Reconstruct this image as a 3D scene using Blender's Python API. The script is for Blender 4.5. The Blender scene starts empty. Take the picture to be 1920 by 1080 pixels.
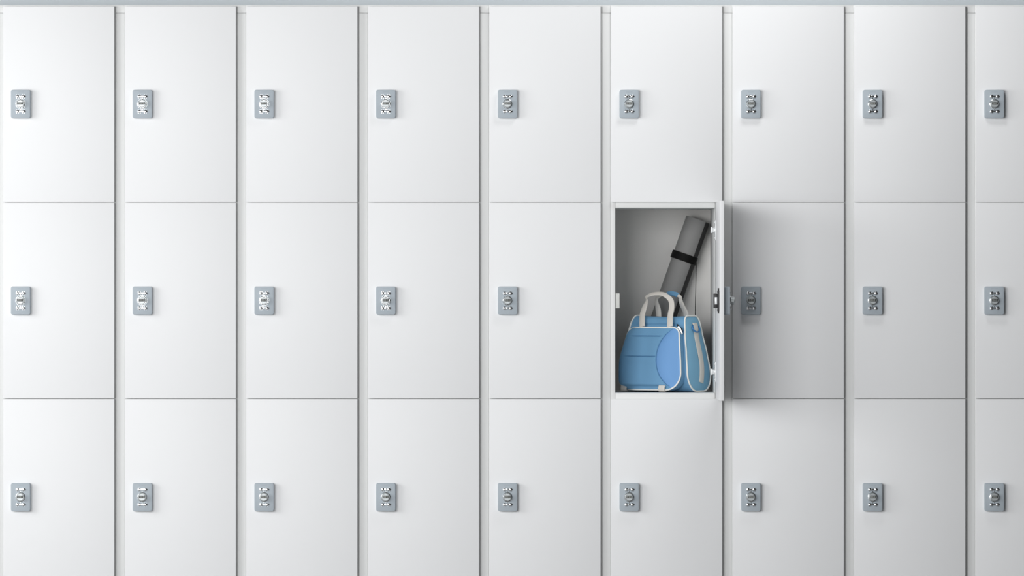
import bpy, bmesh, math, random
from mathutils import Vector, Matrix

random.seed(7)
C = bpy.context.scene.collection
U = 0.002                      # one photo pixel at the door plane, in metres
DCAM = 9900.0                  # camera distance in the same unit
Z0 = 1.23                      # height of the optical axis above the floor
PI = math.pi

# ------------------------------------------------------------------ camera
cam_d = bpy.data.cameras.new('camera')
cam = bpy.data.objects.new('camera', cam_d)
C.objects.link(cam)
cam.location = (0, -DCAM * U, Z0)
cam.rotation_euler = (PI / 2, 0, 0)
cam_d.sensor_width = 36
cam_d.lens = 36 * DCAM / 1920
cam_d.clip_end = 100
bpy.context.scene.camera = cam

# ------------------------------------------------------------------ world, lights, exposure
sc = bpy.context.scene
w = bpy.data.worlds.new('world')
sc.world = w
w.use_nodes = True
w.node_tree.nodes['Background'].inputs[0].default_value = (0.98, 0.99, 1.0, 1)
w.node_tree.nodes['Background'].inputs[1].default_value = 0.05


def area(name, loc, target, sx, sy, power, col=(1, 1, 1), spread=180):
    l = bpy.data.lights.new(name, 'AREA')
    l.shape = 'RECTANGLE'
    l.size = sx
    l.size_y = sy
    l.energy = power
    l.color = col
    l.spread = math.radians(spread)
    o = bpy.data.objects.new(name, l)
    C.objects.link(o)
    o.location = loc
    d = Vector(target) - Vector(loc)
    o.rotation_euler = d.to_track_quat('-Z', 'Y').to_euler()
    return o


# window wall far in front, to the left of the view
area('window_light', (-3.0, -8.6, 2.1), (0.0, 0.0, 1.2), 5.0, 3.0, 480)
# window in the left side wall
area('window_light', (-7.6, -4.6, 2.1), (0.0, 0.0, 1.2), 4.4, 3.0, 215)
# added fill without a real source, brightens the left end of the row
area('left_fill', (-3.15, -1.5, 1.75), (-1.6, 0.0, 1.35), 1.2, 1.6, 7)
# added fill from above, invented to brighten the upper doors right of centre
area('upper_fill', (0.95, -1.2, 3.3), (0.95, 0.0, 1.9), 0.9, 0.6, 12.5)

sc.view_settings.view_transform = 'Standard'
sc.view_settings.look = 'None'
sc.view_settings.exposure = 0.0
sc.view_settings.gamma = 1.0
sc.view_settings.use_curve_mapping = False


# ------------------------------------------------------------------ materials
def mat(name, col, rough=0.5, metal=0.0, bump=0.0, bscale=400.0, spec=0.5, var=0.0, weave=False, coat=0.0):
    m = bpy.data.materials.new(name)
    m.use_nodes = True
    nt = m.node_tree
    b = nt.nodes['Principled BSDF']
    b.inputs['Base Color'].default_value = (*col, 1)
    b.inputs['Roughness'].default_value = rough
    b.inputs['Metallic'].default_value = metal
    b.inputs['Specular IOR Level'].default_value = spec
    b.inputs['Coat Weight'].default_value = coat
    tc = nt.nodes.new('ShaderNodeTexCoord')
    if var:
        n = nt.nodes.new('ShaderNodeTexNoise')
        n.inputs['Scale'].default_value = 6
        nt.links.new(tc.outputs['Object'], n.inputs['Vector'])
        r = nt.nodes.new('ShaderNodeMapRange')
        r.inputs['To Min'].default_value = 1 - var
        r.inputs['To Max'].default_value = 1 + var
        nt.links.new(n.outputs['Fac'], r.inputs['Value'])
        mx = nt.nodes.new('ShaderNodeVectorMath')
        mx.operation = 'SCALE'
        mx.inputs[0].default_value = col
        nt.links.new(r.outputs[0], mx.inputs['Scale'])
        nt.links.new(mx.outputs[0], b.inputs['Base Color'])
    if bump:
        if weave:
            t = nt.nodes.new('ShaderNodeTexWave')
            t.inputs['Scale'].default_value = bscale
            t.bands_direction = 'DIAGONAL'
            t.inputs['Distortion'].default_value = 1.5
        else:
            t = nt.nodes.new('ShaderNodeTexNoise')
            t.inputs['Scale'].default_value = bscale
        nt.links.new(tc.outputs['Object'], t.inputs['Vector'])
        bp = nt.nodes.new('ShaderNodeBump')
        bp.inputs['Strength'].default_value = bump
        bp.inputs['Distance'].default_value = 0.001
        nt.links.new(t.outputs['Fac'], bp.inputs['Height'])
        nt.links.new(bp.outputs[0], b.inputs['Normal'])
    return m


M = dict(
    door=mat('white_laminate', (0.83, 0.84, 0.85), 0.5, bump=0.02, bscale=60, spec=0.35, var=0.004),
    frame=mat('white_carcass', (0.77, 0.78, 0.775), 0.5, var=0.004),
    inner=mat('locker_lining', (0.74, 0.73, 0.71), 0.6, var=0.01),
    wall=mat('grey_blue_paint', (0.73, 0.79, 0.83), 0.7, bump=0.05, bscale=200),
    floor=mat('grey_floor', (0.36, 0.36, 0.365), 0.35, var=0.05),
    case=mat('blue_grey_metal', (0.425, 0.48, 0.525), 0.55, metal=0.0, spec=0.25, bump=0.03, bscale=900),
    chrome=mat('chrome', (0.85, 0.87, 0.88), 0.14, metal=1.0),
    satin=mat('satin_metal', (0.46, 0.49, 0.50), 0.45, metal=0.6),
    steel=mat('dull_steel', (0.66, 0.68, 0.69), 0.45, metal=0.4),
    edge_shade=mat('shade_grey', (0.26, 0.265, 0.265), 0.7),  # dark tone of the shadow line along each door's right edge
    black=mat('black_plastic', (0.012, 0.012, 0.013), 0.4),
    digit=mat('digit_paint', (0.62, 0.66, 0.62), 0.5),
    ink=mat('engraved_grey', (0.33, 0.38, 0.42), 0.6),
    tab=mat('white_plastic', (0.72, 0.73, 0.70), 0.45),
    mat_top=mat('grey_foam', (0.25, 0.248, 0.245), 0.75, bump=0.25, bscale=700),
    mat_dark=mat('black_foam', (0.035, 0.035, 0.035), 0.7, bump=0.2, bscale=700),
    strap=mat('black_elastic', (0.003, 0.003, 0.003), 0.65, spec=0.2, bump=0.2, bscale=900, weave=True),
    blue=mat('sky_blue_canvas', (0.145, 0.33, 0.53), 0.75, bump=0.25, bscale=500, weave=True, var=0.03),
    peri=mat('soft_blue_canvas', (0.155, 0.34, 0.64), 0.7, bump=0.2, bscale=500, weave=True, var=0.03),
    teal=mat('steel_blue_canvas', (0.215, 0.46, 0.65), 0.75, bump=0.25, bscale=500, weave=True, var=0.03),
    deep=mat('ring_blue_plastic', (0.03, 0.20, 0.48), 0.35),
    cream=mat('cream_webbing', (0.80, 0.76, 0.70), 0.8, bump=0.5, bscale=700, weave=True),
    piping=mat('white_piping', (0.86, 0.85, 0.80), 0.6),
)

# ------------------------------------------------------------------ helpers


def X(px):
    return (px - 960) * U


def Z(py):
    return Z0 + (540 - py) * U


def deep(px, py, d):
    """Point that is seen at (px, py) and stands d metres behind the door plane."""
    k = 1 + d / (DCAM * U)
    return Vector((X(px) * k, d, Z0 + (540 - py) * U * k))


def add_box(bm, x0, x1, y0, y1, z0, z1, bev=0.0, seg=2, mi=0):
    m = Matrix.Translation(((x0 + x1) / 2, (y0 + y1) / 2, (z0 + z1) / 2)) @ Matrix.Diagonal((x1 - x0, y1 - y0, z1 - z0, 1))
    r = bmesh.ops.create_cube(bm, size=1, matrix=m)
    vs = r['verts']
    es = list({e for v in vs for e in v.link_edges})
    fs = {f for v in vs for f in v.link_faces}
    for f in fs:
        f.material_index = mi
    if bev:
        rb = bmesh.ops.bevel(bm, geom=es, offset=bev, segments=seg, profile=0.5, affect='EDGES')
        for f in rb['faces']:
            f.material_index = mi
    return bm


def add_cyl(bm, p0, p1, r0, r1=None, n=32, cap=True, mi=0):
    p0, p1 = Vector(p0), Vector(p1)
    r1 = r0 if r1 is None else r1
    d = p1 - p0
    q = d.to_track_quat('Z', 'Y').to_matrix()
    a, b = [], []
    for i in range(n):
        t = 2 * PI * i / n
        v = q @ Vector((math.cos(t), math.sin(t), 0))
        a.append(bm.verts.new(p0 + v * r0))
        b.append(bm.verts.new(p1 + v * r1))
    for i in range(n):
        f = bm.faces.new((a[i], a[(i + 1) % n], b[(i + 1) % n], b[i]))
        f.material_index = mi
    if cap:
        bm.faces.new(a[::-1]).material_index = mi
        bm.faces.new(b).material_index = mi


def add_tube(bm, pts, r, closed=False, n=8, mi=0, flat=None):
    """Round tube along pts; flat=(w, t, side_vectors) makes a ribbon instead."""
    N = len(pts)
    rings = []
    prev = None
    for i in range(N):
        if closed:
            t = (pts[(i + 1) % N] - pts[i - 1])
        else:
            t = pts[min(i + 1, N - 1)] - pts[max(i - 1, 0)]
        t.normalize()
        if flat:
            s = flat[2][i].copy()
            s = (s - t * s.dot(t)).normalized()
            u = t.cross(s).normalized()
            hw, ht = (flat[0][i] if isinstance(flat[0], list) else flat[0]) / 2, flat[1] / 2
            ring = [s * a + u * b for a, b in ((-hw, -ht * .6), (-hw * .92, -ht), (hw * .92, -ht), (hw, -ht * .6), (hw, ht * .6), (hw * .92, ht), (-hw * .92, ht), (-hw, ht * .6))]
        else:
            if prev is None:
                a = Vector((0, 0, 1)) if abs(t.z) < 0.9 else Vector((1, 0, 0))
                s = t.cross(a).normalized()
            else:
                s = (prev - t * prev.dot(t)).normalized()
            prev = s
            u = t.cross(s)
            ring = [(s * math.cos(2 * PI * k / n) + u * math.sin(2 * PI * k / n)) * r for k in range(n)]
        rings.append([bm.verts.new(pts[i] + v) for v in ring])
    m = len(rings[0])
    for i in range(N if closed else N - 1):
        A, B = rings[i], rings[(i + 1) % N]
        for k in range(m):
            f = bm.faces.new((A[k], A[(k + 1) % m], B[(k + 1) % m], B[k]))
            f.material_index = mi
    if not closed:
        bm.faces.new(rings[0][::-1]).material_index = mi
        bm.faces.new(rings[-1]).material_index = mi


def smooth_path(pts, n=8, closed=False):
    """Catmull-Rom through pts."""
    out = []
    N = len(pts)
    rng = range(N) if closed else range(N - 1)
    for i in rng:
        if closed:
            p0, p1, p2, p3 = pts[i - 1], pts[i], pts[(i + 1) % N], pts[(i + 2) % N]
        else:
            p0, p1, p2, p3 = pts[max(i - 1, 0)], pts[i], pts[i + 1], pts[min(i + 2, N - 1)]
        for k in range(n):
            t = k / n
            out.append(0.5 * ((2 * p1) + (p2 - p0) * t + (2 * p0 - 5 * p1 + 4 * p2 - p3) * t * t + (3 * p1 - p0 - 3 * p2 + p3) * t ** 3))
    if not closed:
        out.append(pts[-1].copy())
    return out


def obj(name, bm, mats, parent=None, smooth=True, angle=40):
    bmesh.ops.recalc_face_normals(bm, faces=bm.faces)
    me = bpy.data.meshes.new(name)
    bm.to_mesh(me)
    bm.free()
    for m in (mats if isinstance(mats, (list, tuple)) else [mats]):
        me.materials.append(m)
    if smooth:
        me.polygons.foreach_set('use_smooth', [True] * len(me.polygons))
        try:
            me.set_sharp_from_angle(angle=math.radians(angle))
        except Exception:
            pass
    o = bpy.data.objects.new(name, me)
    C.objects.link(o)
    if parent:
        o.parent = parent
    return o


def thing(name, label, cat, loc=(0, 0, 0), rot=(0, 0, 0), group=None):
    o = bpy.data.objects.new(name, None)
    o.empty_display_size = 0.05
    C.objects.link(o)
    o.location = loc
    o.rotation_euler = rot
    o['label'] = label
    o['category'] = cat
    if group:
        o['group'] = group
    return o


def struct(o):
    o['kind'] = 'structure'
    return o


# ------------------------------------------------------------------ setting
bm = bmesh.new(); add_box(bm, -6, 6, -9, 0.62, -0.1, 0)
struct(obj('floor', bm, M['floor']))
WB = 0.56
bm = bmesh.new(); add_box(bm, -6, 6, WB, WB + 0.1, 0, 3.2)
struct(obj('wall_back', bm, M['wall']))

# ------------------------------------------------------------------ locker columns
PER = 228.0                    # column pitch, px
COL0 = 4.6                     # left side of the first carcass, px
DT = 0.016                     # door thickness
FY = DT + 0.0015               # front plane of the carcass
BY = FY + 0.50                 # back
ROWS = [(11.6, 379.1), (380.2, 747.1), (748.2, 1115.0)]
TOP = 9.0
BOT = 1122.0
DOOR_L, DOOR_R = 1.2, 209.7    # door edges from the left side of its carcass, px
LW = 9.0                       # left side panel, px
RW = 196.8                     # inner face of the right side panel, px
COLW = PER - 0.2

# ---- lock pieces, built once around the door's own origin (left edge, front face, centre height)
LX = 33.8 * U                  # lock centre from the door's free edge
CASE_T = 0.023


def lock_meshes():
    out = []
    bm = bmesh.new()
    # rounded plate case
    hw, hh, r = 18.2 * U, 26.3 * U, 3.4 * U
    outl = []
    for cx, cz, a0 in ((hw - r, hh - r, 0), (-hw + r, hh - r, 90), (-hw + r, -hh + r, 180), (hw - r, -hh + r, 270)):
        for k in range(9):
            a = math.radians(a0 + k * 90 / 8)
            outl.append((cx + r * math.cos(a), cz + r * math.sin(a)))
    layers = [(0, 1.0), (-CASE_T + 0.0016, 1.0), (-CASE_T + 0.0005, 0.988), (-CASE_T, 0.965)]
    rings = []
    for y, s in layers:
        k = (1 - s) * hw
        rings.append([bm.verts.new((LX + x - math.copysign(k, x), y, z - math.copysign(k, z))) for x, z in outl])
    n = len(outl)
    for a, b in zip(rings, rings[1:]):
        for i in range(n):
            bm.faces.new((a[i], a[(i + 1) % n], b[(i + 1) % n], b[i]))
    bm.faces.new(rings[-1]); bm.faces.new(rings[0][::-1])
    for k in range(7):
        x = LX + (-5.4 + 1.8 * k) * U
        add_box(bm, x - 0.6 * U, x + 0.6 * U, -CASE_T - 0.0002, -CASE_T + 0.0004, 22.0 * U, 22.7 * U, mi=1)
    out.append(('lock_case', bm, [M['case'], M['ink']]))
    F = -CASE_T
    # dial: base flange, ring, raised knob with a grip flat
    bm = bmesh.new()
    c = lambda y: (LX, y, 0)
    add_cyl(bm, c(F), c(F - 0.0012), 9.6 * U, 9.3 * U, 40)
    pts = [Vector((LX + 8.3 * U * math.cos(2 * PI * k / 40), F - 0.0016, 8.3 * U * math.sin(2 * PI * k / 40))) for k in range(40)]
    add_tube(bm, pts, 0.9 * U, closed=True, n=8)
    out.append(('dial_ring', bm, M['chrome']))
    bm = bmesh.new()
    add_cyl(bm, c(F - 0.0010), c(F - 0.0165), 7.0 * U, 6.7 * U, 40)
    add_cyl(bm, c(F - 0.0165), c(F - 0.0180), 6.7 * U, 6.0 * U, 40)
    for k in range(28):
        a = 2 * PI * k / 28
        x, z = LX + 7.0 * U * math.cos(a), 7.0 * U * math.sin(a)
        add_cyl(bm, (x, F - 0.003, z), (x, F - 0.0155, z), 0.32 * U, n=6)
    out.append(('knob', bm, M['satin']))
    # black counter window with the three zeros
    bm = bmesh.new()
    y = F - 0.0180
    add_box(bm, LX - 5.6 * U, LX + 5.4 * U, y - 0.0008, y + 0.0006, -1.7 * U, 3.1 * U, bev=0.0003)
    for k in (-1, 0, 1):
        cx, cz = LX + k * 3.1 * U, 0.7 * U
        P = [Vector((cx + 0.85 * U * math.cos(2 * PI * j / 16), y - 0.0009, cz + 1.45 * U * math.sin(2 * PI * j / 16))) for j in range(16)]
        add_tube(bm, P, 0.25 * U, closed=True, n=5, mi=1)
    out.append(('number_window', bm, [M['black'], M['digit']]))
    # two chrome bar fittings with a ball at each end and a dark screw recess
    for s in (1, -1):
        bm = bmesh.new()
        cz = s * 14.0 * U
        add_box(bm, LX - 6 * U, LX + 6 * U, F - 0.0032, F, cz - 1.7 * U, cz + 1.7 * U, bev=0.0012, seg=3)
        for e in (-1, 1):
            ex = LX + e * 5.6 * U
            add_cyl(bm, (ex, F, cz), (ex, F - 0.0030, cz), 3.3 * U, 3.0 * U, 24)
            add_cyl(bm, (ex, F - 0.0030, cz), (ex, F - 0.0046, cz), 3.0 * U, 1.5 * U, 24)
            for q in (60, 120, 240, 300):
                a = math.radians(q)
                qx, qz = ex + 3.2 * U * math.cos(a), cz + 3.2 * U * math.sin(a)
                add_cyl(bm, (qx, F, qz), (qx, F - 0.0022, qz), 0.8 * U, 0.6 * U, 10)
        add_cyl(bm, (LX + 9.0 * U, F + 0.0002, cz), (LX + 9.0 * U, F - 0.0012, cz), 1.1 * U, 1.0 * U, 16, mi=1)
        add_cyl(bm, (LX, F, cz - s * 3.4 * U), (LX, F - 0.0015, cz - s * 3.4 * U), 1.2 * U, 1.0 * U, 16)
        out.append(('lock_fitting', bm, [M['chrome'], M['black']]))
    return out


def make_door(parent, row):
    y0, y1 = ROWS[row]
    h = (y1 - y0) * U
    bm = bmesh.new()
    add_box(bm, 0, (DOOR_R - DOOR_L) * U, 0, DT, -h / 2, h / 2, bev=0.0011, seg=3)
    d = obj('door', bm, M['door'], parent)
    d.location = (DOOR_L * U, 0, Z((y0 + y1) / 2))
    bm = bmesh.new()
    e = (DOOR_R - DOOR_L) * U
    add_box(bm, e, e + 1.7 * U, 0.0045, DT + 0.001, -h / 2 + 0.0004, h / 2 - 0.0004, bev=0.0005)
    obj('shadow_strip', bm, M['edge_shade'], d)  # dark strip standing in for the shadow beside the door edge
    for name, b, m in lock_meshes():
        obj(name, b, m, d)
    return d


def copy_tree(o, parent=None):
    c = o.copy()
    C.objects.link(c)
    if parent:
        c.parent = parent
    for ch in list(o.children):
        copy_tree(ch, c)
    return c


LBL = [
    'white locker column whose doors show whole at the left end of the picture',
    'white three-door locker column, second whole one from the left end',
    'white three-door locker column, third whole one from the left end',
    'white three-door locker column, fourth whole one from the left end',
    'white locker column just left of the one whose middle door is open',
    'white locker column with its middle door open on a blue bag and a rolled mat',
    'white locker column just right of the open door, shaded by it across its middle door',
    'white three-door locker column, second to the right of the open one',
    'white locker column at the right end, cut off by the edge of the picture',
    'white locker column of which only a sliver shows at the left edge of the picture',
]
GRP = 'white locker columns standing side by side'


def closed_column(i, proto=[None]):
    loc = (X(COL0 + PER * i), 0, 0)
    if proto[0] is not None:
        t = copy_tree(proto[0])
        t.location = loc
        t['label'] = LBL[i]
        return t
    t = thing('locker', LBL[i], 'locker', loc, group=GRP)
    bm = bmesh.new()
    add_box(bm, 0, COLW * U, FY, BY, Z(BOT), Z(24.4), bev=0.0008)
    obj('cabinet_body', bm, M['frame'], t)
    bm = bmesh.new()
    add_box(bm, 0, COLW * U, FY, BY, Z(24.0), Z(TOP), bev=0.0006)
    obj('top_panel', bm, M['frame'], t)
    bm = bmesh.new()
    add_box(bm, 0, COLW * U, FY + 0.03, BY, 0.0, Z(BOT))
    obj('plinth', bm, M['frame'], t)
    for r in range(3):
        make_door(t, r)
    proto[0] = t
    return t


def open_column(i):
    t = thing('locker', LBL[i], 'locker', (X(COL0 + PER * i), 0, 0), group=GRP)
    W = COLW * U
    zb, zt = Z(BOT), Z(24.4)
    back = BY - 0.012
    bm = bmesh.new(); add_box(bm, 0, LW * U, FY, back, zb, zt, bev=0.0008)
    obj('side_panel', bm, M['frame'], t)
    bm = bmesh.new(); add_box(bm, RW * U, W, FY, back, zb, zt, bev=0.0008)
    obj('side_panel', bm, M['frame'], t)
    bm = bmesh.new(); add_box(bm, 0, W, FY, BY, Z(24.0), Z(TOP), bev=0.0006)
    obj('top_panel', bm, M['frame'], t)
    x0, x1 = LW * U + 0.0003, RW * U - 0.0003
    for a, b in ((369.0, 389.6), (737.2, 758.0)):
        bm = bmesh.new(); add_box(bm, x0, x1, FY + 0.0006, back, Z(b), Z(a), bev=0.0015, seg=3)
        obj('shelf', bm, M['frame'], t)
    bm = bmesh.new(); add_box(bm, x0, x1, FY + 0.0006, back, zb, Z(1104), bev=0.0008)
    obj('bottom_panel', bm, M['frame'], t)
    bm = bmesh.new(); add_box(bm, 0.0004, W - 0.0004, back + 0.0003, BY, zb, zt - 0.0004)
    obj('back_panel', bm, M['inner'], t)
    bm = bmesh.new(); add_box(bm, 0, W, FY + 0.03, BY, 0.0, zb - 0.0002)
    obj('plinth', bm, M['frame'], t)
    # strike bracket that the latch catches, on the left side panel
    bm = bmesh.new()
    sx = LW * U
    add_box(bm, sx, sx + 8.2 * U, FY + 0.010, FY + 0.013, Z(578), Z(550), bev=0.0006)
    add_box(bm, sx, sx + 0.002, FY + 0.010, FY + 0.036, Z(578), Z(550), bev=0.0004)
    k = obj('strike_plate', bm, M['tab'], t)
    make_door(t, 0)
    make_door(t, 2)
    # the open door: swung 90 degrees about its right edge
    d = make_door(t, 1)
    wid = (DOOR_R - DOOR_L) * U + 0.0036
    # hinge side ends on the carcass front, outer face looks right (+X)
    # local +x -> world +Y (towards the carcass), local -y (outer face) -> world +X
    d.rotation_euler = (0, 0, PI / 2)
    d.location = ((RW + 8.4) * U, FY - 0.0015 - wid, Z((ROWS[1][0] + ROWS[1][1]) / 2))
    # latch on the inside face (local y = DT, facing +y)
    bm = bmesh.new()
    for s in (1, -1):
        add_box(bm, LX - 7 * U, LX + 7 * U, DT, DT + 3.4 * U, (14 if s > 0 else -19) * U, (19 if s > 0 else -14) * U, bev=0.001)
        add_cyl(bm, (LX, DT, s * 21 * U), (LX, DT + 2.6 * U, s * 21 * U), 2.6 * U, 2.2 * U, 16)
    add_box(bm, LX - 8 * U, LX + 8 * U, DT, DT + 10.4 * U, -13.4 * U, 13.4 * U, bev=0.0014, seg=3)
    add_box(bm, LX - 10 * U, LX + 10 * U, DT, DT + 2.4 * U, -19 * U, 19 * U, bev=0.001)
    obj('latch_housing', bm, M['black'], d)
    bm = bmesh.new()
    add_box(bm, LX - 12.5 * U, LX - 6 * U, DT + 4.0 * U, DT + 8.4 * U, -6.6 * U, 6.6 * U, bev=0.0008)
    obj('latch_bolt', bm, M['steel'], d)
    # hinges: a plate on the door and an arm reaching to the side panel
    for py in (431.5, 697.0):
        z = (563.65 - py) * U
        bm = bmesh.new()
        e = wid - 0.0036
        add_box(bm, e - 26 * U, e - 5 * U, DT, DT + 1.6 * U, z - 19 * U, z + 19 * U, bev=0.0014, seg=3)
        add_cyl(bm, (e - 15 * U, DT, z), (e - 15 * U, DT + 3.0 * U, z), 9 * U, 8.2 * U, 32)
        for s in (-1, 1):
            add_cyl(bm, (e - 15 * U, DT + 1.4 * U, z + s * 14.5 * U), (e - 15 * U, DT + 3.0 * U, z + s * 14.5 * U), 3 * U, 2.4 * U, 16)
        add_box(bm, e - 19 * U, e + 20 * U, DT + 2.0 * U, DT + 8.6 * U, z - 4.6 * U, z + 4.6 * U, bev=0.001, seg=2)
        add_box(bm, e - 20 * U, e - 8 * U, DT + 6.4 * U, DT + 9.4 * U, z - 5.6 * U, z + 5.6 * U, bev=0.0008)
        obj('hinge', bm, M['steel'], d)
    return t


for i in range(-1, 9):
    if i == 5:
        open_column(i)
    else:
        closed_column(i)

# ------------------------------------------------------------------ rolled mat leaning in the open locker
SHELF_Z = Z(737.2)


def make_mat():
    ax_top = deep(1308.0, 411.5, BY - 0.012 - 0.052)
    tilt = math.radians(19.4)
    R = 23.6 * U * 1.02
    zdir = Vector((math.sin(tilt), 0, math.cos(tilt)))
    lowest = SHELF_Z + R * math.sin(tilt) + 0.001
    L = (ax_top.z - lowest) / math.cos(tilt)
    base = ax_top - zdir * L
    t = thing('exercise_mat', 'rolled grey exercise mat leaning behind the blue bag in the open locker', 'exercise mat', base, (0, tilt, 0))
    # spiral section; angle measured from +x, camera is at -y
    th = 0.0052
    turns = 4.6
    n = int(turns * 48)
    aend = math.radians(-48)                  # loose end faces front right
    inner, outer = [], []
    for i in range(n + 1):
        f = i / n
        a = aend - (1 - f) * turns * 2 * PI
        rr = (R - 0.0005) - (1 - f) * turns * (th + 0.0004)
        outer.append((rr * math.cos(a), rr * math.sin(a)))
        inner.append(((rr - th) * math.cos(a), (rr - th) * math.sin(a)))
    bm = bmesh.new()
    O0 = [bm.verts.new((x, y, 0)) for x, y in outer]
    O1 = [bm.verts.new((x, y, L)) for x, y in outer]
    I0 = [bm.verts.new((x, y, 0)) for x, y in inner]
    I1 = [bm.verts.new((x, y, L)) for x, y in inner]
    for i in range(n):
        bm.faces.new((O0[i], O0[i + 1], O1[i + 1], O1[i]))
        bm.faces.new((I0[i + 1], I0[i], I1[i], I1[i + 1])).material_index = 1
        bm.faces.new((O1[i], O1[i + 1], I1[i + 1], I1[i])).material_index = 1
        bm.faces.new((I0[i], I0[i + 1], O0[i + 1], O0[i])).material_index = 1
    bm.faces.new((O0[n], I0[n], I1[n], O1[n])).material_index = 1
    bm.faces.new((I0[0], O0[0], O1[0], I1[0])).material_index = 1
    body = obj('mat_roll', bm, [M['mat_top'], M['mat_dark']], t)
    # dark strip running down the loose end
    bm = bmesh.new()
    ring = []
    for k in range(9):
        a = math.radians(-45 + 4.2 * k)
        ring.append(((R + 0.0012) * math.cos(a), (R + 0.0012) * math.sin(a)))
    for k in range(8, -1, -1):
        a = math.radians(-45 + 4.2 * k)
        ring.append(((R - 0.0002) * math.cos(a), (R - 0.0002) * math.sin(a)))
    A = [bm.verts.new((x, y, 0.0005)) for x, y in ring]
    B = [bm.verts.new((x, y, L - 0.0005)) for x, y in ring]
    m = len(ring)
    for k in range(m):
        bm.faces.new((A[k], A[(k + 1) % m], B[(k + 1) % m], B[k]))
    bm.faces.new(A[::-1]); bm.faces.new(B)
    obj('edge_strip', bm, M['mat_dark'], t)
    # elastic band
    z1 = L - 70 * U
    z0 = z1 - 15 * U
    bm = bmesh.new()
    prof = [(R + 0.0014, z0), (R + 0.003, z0 + 0.0006), (R + 0.003, z1 - 0.0006), (R + 0.0014, z1)]
    N = 64
    rings = [[bm.verts.new((r * math.cos(2 * PI * k / N), r * math.sin(2 * PI * k / N), z)) for k in range(N)] for r, z in prof]
    for q in range(4):
        a, b = rings[q], rings[(q + 1) % 4]
        for k in range(N):
            bm.faces.new((a[k], a[(k + 1) % N], b[(k + 1) % N], b[k]))
    band = obj('strap', bm, M['strap'], t)
    # thin carrying cord hanging from the band
    bm = bmesh.new()
    inv = Matrix.Translation(base) @ Matrix.Rotation(tilt, 4, 'Y')
    inv = inv.inverted()
    d = base.y - R * 0.75
    P = [inv @ (deep(px, py, d)) for px, py in ((1305.5, 492), (1305, 520), (1304, 560), (1303.5, 600), (1303, 640))]
    P = smooth_path(P, 6)
    add_tube(bm, P, 0.75 * U, n=6)
    obj('cord', bm, M['strap'], band)
    return t


make_mat()

# ------------------------------------------------------------------ travel bag
TH = math.radians(30)


def lerp_tab(tab, z):
    if z <= tab[0][0]:
        return tab[0][1]
    for (a, va), (b, vb) in zip(tab, tab[1:]):
        if z <= b:
            f = (z - a) / (b - a)
            f = f * f * (3 - 2 * f) * 0.35 + f * 0.65
            return va + (vb - va) * f
    return tab[-1][1]


XL = [(0, 71), (40, 72), (73, 71), (100, 66.5), (125, 62), (145, 56)]
XR = [(0, 70.5), (40, 68), (73, 63.5), (110, 57), (145, 52.5)]


def hxl(z): return lerp_tab(XL, z)
def hxr(z): return lerp_tab(XR, z)


def yfront(z):
    return -(50 - 23 * max(0, min(1, z / 145.0)) + 2.5 * math.sin(PI * max(0, min(1, z / 145.0))))


def rounded(poly, n=10):
    """poly: list of (x, y, r) counter-clockwise -> outline points"""
    out = []
    N = len(poly)
    for i in range(N):
        p0, p1, p2 = poly[i - 1], poly[i], poly[(i + 1) % N]
        a = Vector((p0[0] - p1[0], p0[1] - p1[1])); b = Vector((p2[0] - p1[0], p2[1] - p1[1]))
        a.normalize(); b.normalize()
        r = p1[2]
        ang = a.angle(b)
        d = r / math.tan(ang / 2)
        c = Vector(p1[:2]) + (a + b).normalized() * (r / math.sin(ang / 2))
        s = Vector(p1[:2]) + a * d - c
        e = Vector(p1[:2]) + b * d - c
        a0 = math.atan2(s.y, s.x)
        a1 = math.atan2(e.y, e.x)
        while a1 < a0: a1 += 2 * PI
        for k in range(n + 1):
            t = a0 + (a1 - a0) * k / n
            out.append((c.x + r * math.cos(t), c.y + r * math.sin(t)))
    return out


def resample(pts, n):
    P = [Vector(p) for p in pts]
    seg = [(P[(i + 1) % len(P)] - P[i]).length for i in range(len(P))]
    tot = sum(seg)
    out = []
    i, acc = 0, 0.0
    for k in range(n):
        s = tot * k / n
        while acc + seg[i] < s:
            acc += seg[i]; i += 1
        out.append(P[i].lerp(P[(i + 1) % len(P)], (s - acc) / max(seg[i], 1e-9)))
    return out


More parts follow.
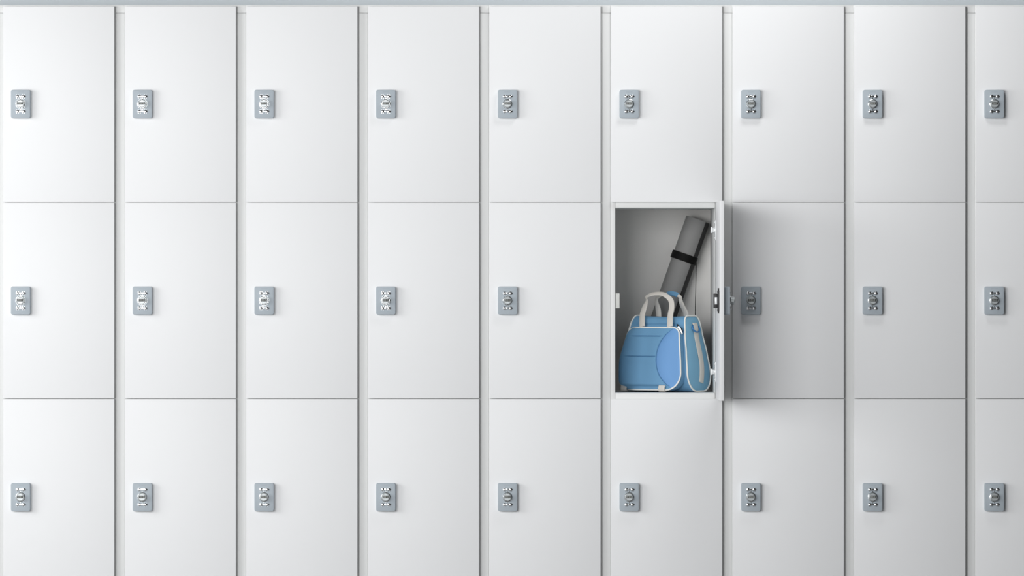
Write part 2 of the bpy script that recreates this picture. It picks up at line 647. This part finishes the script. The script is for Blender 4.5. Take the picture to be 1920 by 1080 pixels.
def make_bag():
    # footprint centre: seen at x = 1252, standing on the shelf
    front_clear = 0.022
    cy = FY + front_clear + 99 * U
    base = Vector((X(1250.5) * (1 + cy / (DCAM * U)), cy, SHELF_Z + 0.0005))
    t = thing('travel_bag', 'sky blue travel bag with cream handles and white piping inside the open locker', 'bag', base, (0, 0, -TH))
    B = lambda x, y, z: Vector((x * U, y * U, z * U))
    prof = rounded([(-50, 1.0, 33), (50, 1.0, 30), (27, 144, 17), (-27, 144, 13)], 10)
    prof = resample(prof, 128)
    prof = [Vector((p.x + (2.5 * math.sin(PI * p.y / 145) * (1 if p.x > 0 else -1) if abs(p.x) > 15 else 0), p.y)) for p in prof]
    N = len(prof)

    def ring(u, inset=0.0, bow=0.0):
        out = []
        for p in prof:
            z = p.y
            x = (hxr(z) if u > 0 else hxl(z)) * abs(u) * (1 if u > 0 else -1)
            out.append(B(x, p.x * (1 + bow), z if z < 8 else z + bow * 40))
        return out
    bm = bmesh.new()
    cols = 40
    rings = []
    for i in range(cols + 1):
        u = -1 + 2 * i / cols
        bow = -0.030 * (1 - (1 - u * u) ** 0.5) if abs(u) > 0.9 else 0
        sag = -0.012 * (1 - u * u)
        pts = ring(u if abs(u) > 1e-6 else 1e-4)
        if abs(u) < 1:
            pts = [Vector((q.x, q.y, q.z - 0.0035 * (1 - u * u) * max(0, (q.z / U - 110) / 35))) for q in pts]
            # soft wrinkles across the lid
            pts = [Vector((q.x, q.y, q.z - 0.0012 * math.exp(-((q.y / U + 12) / 2.0) ** 2) * (q.z / U > 120))) for q in pts]
        rings.append([bm.verts.new(p) for p in pts])
    for a, b in zip(rings, rings[1:]):
        for k in range(N):
            bm.faces.new((a[k], a[(k + 1) % N], b[(k + 1) % N], b[k]))
    obj('bag_body', bm, M['blue'], t)
    # end panels, slightly domed
    cz = 68.0
    for sgn in (1, -1):
        bm = bmesh.new()
        K = 14
        rr = []
        for k in range(K):
            s = 1 - k / K
            row = []
            for p in prof:
                y, z = p.x * s, cz + (p.y - cz) * s
                x = (hxr(z) if sgn > 0 else hxl(z)) + 4.0 * (1 - s ** 4) - 1.0 * (1 - s) - 1.2 * math.exp(-((1 - s) / 0.05) ** 2)
                row.append(bm.verts.new(B(sgn * x, y, z)))
            rr.append(row)
        for a, b in zip(rr, rr[1:]):
            for k in range(N):
                bm.faces.new((a[k], a[(k + 1) % N], b[(k + 1) % N], b[k]))
        c = bm.verts.new(B(sgn * ((hxr(cz) if sgn > 0 else hxl(cz)) + 3.0), 0, cz))
        for k in range(N):
            bm.faces.new((rr[-1][k], rr[-1][(k + 1) % N], c))
        obj('end_panel', bm, M['teal'], t)
        bm = bmesh.new()
        P = [B(sgn * ((hxr(p.y) if sgn > 0 else hxl(p.y)) + 0.2), p.x * 1.012, p.y + (0.3 if p.y > 60 else 0.9)) for p in prof]
        add_tube(bm, P, 1.55 * U, closed=True, n=10)
        obj('piping', bm, M['piping'], t)

    # front panel: domed pocket standing proud of the body
    PR = 13.0
    zlo, zhi = 5.0, 122.0

    def panel_xz(a, z):
        """a in -1..1 across"""
        return (a * (hxl(z) - 2.5)) if a < 0 else (a * (hxr(z) - 7.5))
    out2 = resample(rounded([(-1.0, 0.0, .001), (1.0, 0.0, .001), (1.0, 1.0, .001), (-1.0, 1.0, .001)], 1), 4)
    # outline in real (x, z) with rounded corners
    hexa = [(-hxl(zlo) - 5.0, zlo, 20), (hxr(zlo) - 6.0, zlo, 30), (hxr(60) - 6.0, 60, 60), (hxr(zhi) - 5.5, zhi, 13), (-hxl(zhi) - 1.5, zhi, 18), (-hxl(60) - 8.0, 60, 90)]
    outl = resample(rounded(hexa, 12), 200)
    pc = Vector((-3.0, 62.0))

    def tuck(x):
        f = max(0.0, min(1.0, (-x - 36) / 26.0))
        return f * f * (3 - 2 * f)

    def foot(z, x=0.0):
        q = max(0.0, min(1, (16 - z) / 6.0))
        e = max(0.0, min(1, (44 - x) / 22.0))
        return 6.0 * q * q * (3 - 2 * q) * e * e * (3 - 2 * e)

    def seam_x(z):
        d = z - 66
        return 9.5 + 0.0064 * d * d + 1.1e-6 * d ** 4

    def surf(x, z, s):
        """depth of the panel surface; s = 1 at the outline, 0 at the centre"""
        dome = 5.5 * (1 - s ** 3)
        y = yfront(z) - PR - dome + tuck(x) * (PR + 1) * (1 - max(0.0, 1 - s ** 8) ** 0.5)
        sx = seam_x(z)
        # right section swells on its own
        if x > sx:
            y -= 4.0 * math.sin(PI * min(1, (x - sx) / 44.0)) ** 0.8 * (1 - s ** 6)
        y += foot(z, x)
        g = 2.6 * math.exp(-((x - sx) / 0.9) ** 2) * (1 - s ** 8)
        for gz, xa, xb, dep in ((106, -46, 13, 2.6), (68, -56, 6, 2.6)):
            if xa - 8 < x < xb + 4:
                f = min(1, max(0, (x - xa + 8) / 16.0)) * min(1, max(0, (xb + 4 - x) / 6.0))
                zz = gz
                g += dep * f * math.exp(-((z - zz) / 0.8) ** 2)
                y -= 1.0 * f * math.exp(-((z - zz + 6) / 6.0) ** 2)
        return y + g
    M2 = len(outl)
    zs = [q.y for q in outl]
    zmin, zmax = min(zs), max(zs)

    def span(z):
        xs = []
        for i in range(M2):
            a, b = outl[i], outl[(i + 1) % M2]
            if (a.y - z) * (b.y - z) <= 0 and abs(a.y - b.y) > 1e-9:
                xs.append(a.x + (b.x - a.x) * (z - a.y) / (b.y - a.y))
        return min(xs), max(xs)

    def frac(x, z):
        """0 at the panel's centre, 1 on its outline, along the ray from the centre"""
        d = Vector((x, z)) - pc
        if d.length < 1e-6:
            return 0.0
        best = 1e9
        for i in range(M2):
            a, b = outl[i] - pc, outl[(i + 1) % M2] - pc
            e = b - a
            den = d.x * e.y - d.y * e.x
            if abs(den) < 1e-12:
                continue
            t_ = (a.x * e.y - a.y * e.x) / den
            v_ = (a.x * d.y - a.y * d.x) / den
            if t_ > 0 and -1e-6 <= v_ <= 1 + 1e-6:
                best = min(best, t_)
        return min(1.0, 1.0 / best)

    def ease(n):
        return [0.5 - 0.5 * math.cos(PI * k / n) for k in range(n + 1)]
    rowz = [zmin + 0.02 + (zmax - zmin - 0.04) * f for f in ease(110)]
    for gz in (106, 68):
        rowz += [gz + q * 0.45 for q in range(-9, 10)]
    rowz = sorted(rowz)
    rowz = [z for k, z in enumerate(rowz) if k == 0 or z - rowz[k - 1] > 0.12]
    parts = {'front_panel': bmesh.new(), 'front_pocket': bmesh.new()}
    for name, b in parts.items():
        prev = None
        for z in rowz:
            xl, xr = span(z)
            sx = max(xl + 0.3, min(xr - 0.3, seam_x(z)))
            lo, hi = (xl, sx) if name == 'front_panel' else (sx, xr)
            cf = ease(56 if name == 'front_panel' else 40)
            row = []
            for f in cf:
                x = lo + (hi - lo) * f
                row.append(b.verts.new(B(x, surf(x, z, frac(x, z)), z)))
            if prev:
                for k in range(len(cf) - 1):
                    b.faces.new((prev[k], prev[k + 1], row[k + 1], row[k]))
            prev = row
    obj('front_panel', parts['front_panel'], M['blue'], t, angle=80)
    obj('front_pocket', parts['front_pocket'], M['peri'], t, angle=80)
    # gusset joining the panel to the body
    bm = bmesh.new()
    rows = []
    for f in (0.0, 0.12, 0.3, 0.36, 0.42, 0.6, 0.8, 1.0):
        grow = 1.0 + 0.028 * f
        dip = -0.35 if abs(f - 0.36) < 0.01 else 0
        row = []
        for q in outl:
            x = pc.x + (q.x - pc.x) * grow * (1 + dip * 0.02)
            z = max(1.5, pc.y + (q.y - pc.y) * grow * (1 + dip * 0.02))
            row.append(bm.verts.new(B(x, yfront(z) - (PR - foot(q.y, q.x) - tuck(q.x) * (PR + 1)) * (1 - f) + (6 * f), z)))
        rows.append(row)
    for a, b in zip(rows, rows[1:]):
        for i in range(M2):
            bm.faces.new((a[i], a[(i + 1) % M2], b[(i + 1) % M2], b[i]))
    obj('gusset', bm, M['blue'], t)
    bm = bmesh.new()
    P = [B(q.x, yfront(q.y) - PR - 0.3 + foot(q.y, q.x) + tuck(q.x) * (PR + 1), q.y) for q in outl]
    add_tube(bm, P, 1.45 * U, closed=True, n=10)
    obj('piping', bm, M['piping'], t)
    bm = bmesh.new()
    P = smooth_path([B(x, y, z) for x, y, z in ((-50, -29.4, 131.5), (-20, -29.8, 130.5), (10, -29.8, 130.5), (30, -29.8, 130.8), (41, -29.4, 131.5))], 8)
    add_tube(bm, P, 0.7 * U, n=8)
    add_tube(bm, [p + Vector((0, -0.0012, -0.0044)) for p in P], 0.7 * U, n=8)
    obj('lid_seam', bm, M['blue'], t)
    # zip slider and pull near the top right corner of the gusset
    zx, zz = hxr(118) - 7, 121.0
    zy = yfront(118) - 7.5
    bm = bmesh.new()
    path = [B(zx - 10, -32.5, 128.0), B(zx - 3, zy, zz + 3.6), B(zx + 3.0, zy - 0.5, zz - 1), B(zx + 5.4, zy - 0.5, zz - 6)]
    path = smooth_path(path, 7)
    for k, p in enumerate(path):
        d = (path[min(k + 1, len(path) - 1)] - path[max(k - 1, 0)]).normalized()
        u = Vector((0, -1, 0)).cross(d).normalized()
        add_cyl(bm, p - u * 1.4 * U, p + u * 1.4 * U, 0.55 * U, n=6)
    obj('zip', bm, M['black'], t)
    bm = bmesh.new()
    a = B(zx - 2, zy - 2.0, zz + 3); b2 = B(zx + 2.0, zy - 2.6, zz - 1.5); c2 = B(zx + 6.6, zy - 3.0, zz - 11.5)
    side = Vector((0.9, 0, 0.35))
    add_tube(bm, [a, a.lerp(b2, .5), b2], 0, flat=(3.2 * U, 2.0 * U, [side] * 3))
    add_tube(bm, [b2, b2.lerp(c2, .5), c2], 0, flat=(3.2 * U, 1.0 * U, [side] * 3))
    add_cyl(bm, c2 + Vector((0, -0.0022, 0.002)), c2 + Vector((0, 0.001, 0.002)), 0.8 * U, n=12, mi=1)
    obj('zip_pull', bm, [M['chrome'], M['black']], t)

    # handles ------------------------------------------------------------
    def ribbon(path, width, thick, sides, mt, name, parent=t, n=8):
        P = smooth_path([B(*p) for p in path], n)
        S = smooth_path([Vector(s) for s in sides], n)
        if isinstance(width, list):
            W = [v.x * U for v in smooth_path([Vector((q, 0, 0)) for q in width], n)]
        else:
            W = width * U
        bm = bmesh.new()
        add_tube(bm, P, 0, flat=(W, thick * U, S))
        return obj(name, bm, mt, parent)
    sx, mix, up = (1, 0, 0.0), (0.75, -0.2, -0.6), (0.0, -0.55, 0.85)
    # front handle: legs sewn to the front of the lid, arch above
    fp = [(-28.3, -46, 124.0), (-31.8, -40, 135.0), (-35.2, -33, 145.0), (-34.6, -29, 155.0), (-31.8, -26, 165.0), (-30.6, -24, 173.0), (-32.9, -22, 179.5), (-23.1, -21, 184.5), (-9.8, -20, 186.5), (3.5, -21, 185.0), (14.4, -22, 179.5), (21.4, -23, 172.0), (24.2, -26, 160.0), (24.2, -31, 147.0), (27.7, -39, 136.0), (31.2, -46, 124.0)]
    fs = [sx, sx, sx, (0.95, 0, -0.2), (0.9, -0.2, -0.2), (0.8, -0.5, -0.2), (0.4, -0.6, -0.7), (0.1, -0.7, -0.7), (0, -0.7, -0.7), (-0.2, -0.7, -0.7), (-0.5, -0.5, -0.6), (-0.9, -0.2, -0.2), (-1, 0, 0), (-1, 0, 0), (-1, 0, 0), (-1, 0, 0)]
    ribbon(fp, [11, 11, 11, 10.5, 9, 6, 7, 9, 9.5, 9.5, 9, 10, 11, 11.5, 11.5, 11.5], 1.5, fs, M['cream'], 'handle')
    rp = [(-32.9, 28, 133.0), (-32.3, 27, 147.0), (-32.9, 25, 159.0), (-32.9, 20, 170.0), (-29.4, 16, 178.0), (-15.6, 12, 184.0), (0.0, 11, 186.5), (11.5, 13, 185.0), (20.2, 15, 180.0), (20.2, 17, 173.0), (22.5, 20, 163.0), (26.6, 25, 151.0), (27.1, 28, 137.0)]
    rs = [sx, sx, sx, (0.9, -0.2, -0.3), (0.6, -0.5, -0.6), (0.1, -0.8, -0.6), (0, -0.8, -0.6), (-0.2, -0.8, -0.6), (-0.5, -0.6, -0.6), (-0.9, -0.3, -0.2), (-1, 0, 0), (-1, 0, 0), (-1, 0, 0)]
    rh = ribbon(rp, [10.5, 10.5, 10.5, 9, 8, 8, 8, 8, 6, 7.5, 9.5, 10, 10], 1.5, rs, M['cream'], 'handle')
    gp = [(-6.7, 10.6, 185.8), (1.6, 10.2, 186.7), (9.9, 11.8, 185.5), (15.9, 13.4, 183.0)]
    g = ribbon(gp, 10.5, 3.6, [(0, -0.8, -0.6)] * 4, M['blue'], 'grip', rh)
    g['label'] = 'blue grip wrapped round the rear handle'

    # webbing down the right end, with the ring it runs through
    def ex(y, z, off):
        return (hxr(z) + 3.2 + off, y, z)
    wp = [ex(3, 131, 0), ex(3, 126, 1.6), ex(3.2, 117, 1.8), ex(3.6, 108, .9), ex(4.5, 90, .8), ex(7, 70, 1.0), ex(7.4, 50, 1.0), ex(5, 33, .9), ex(1.5, 18, 0.2)]
    ribbon(wp, 17.0, 1.2, [(0, 1, 0)] * len(wp), M['cream'], 'webbing')
    bm = bmesh.new()
    P = []
    for k in range(28):
        a = 2 * PI * k / 28
        yy, zz2 = 2.8 + 13.5 * math.cos(a), 121 + 7.5 * math.sin(a) * (0.8 if math.sin(a) > 0 else 1)
        P.append(B(hxr(zz2) + 5.4 - 1.8 * math.sin(a), yy, zz2))
    add_tube(bm, P, 1.35 * U, closed=True, n=8)
    obj('ring', bm, M['deep'], t)

    # cream wraps around the bottom front edge
    for x, wdt in ((-65, 13), (22, 14)):
        bm = bmesh.new()
        cyy, czz = yfront(6) - PR + foot(6) + tuck(x) * PR * 0.8 + 0.5, 9.6
        NP = 28
        rin, ro = 6.0, 7.4
        rings = []
        for (r, dx) in ((ro, -wdt / 2 + .5), (ro, wdt / 2 - .5), (ro - .6, wdt / 2), (rin, wdt / 2), (rin, -wdt / 2), (ro - .6, -wdt / 2)):
            rings.append([bm.verts.new(B(x + dx + 1.6 * math.sin(2 * PI * k / NP), cyy + r * 1.0 * math.cos(2 * PI * k / NP), czz + r * 1.1 * math.sin(2 * PI * k / NP))) for k in range(NP)])
        for q in range(6):
            a, b = rings[q], rings[(q + 1) % 6]
            for k in range(NP):
                bm.faces.new((a[k], a[(k + 1) % NP], b[(k + 1) % NP], b[k]))
        obj('cream_loop', bm, M['cream'], t)
    return t


make_bag()
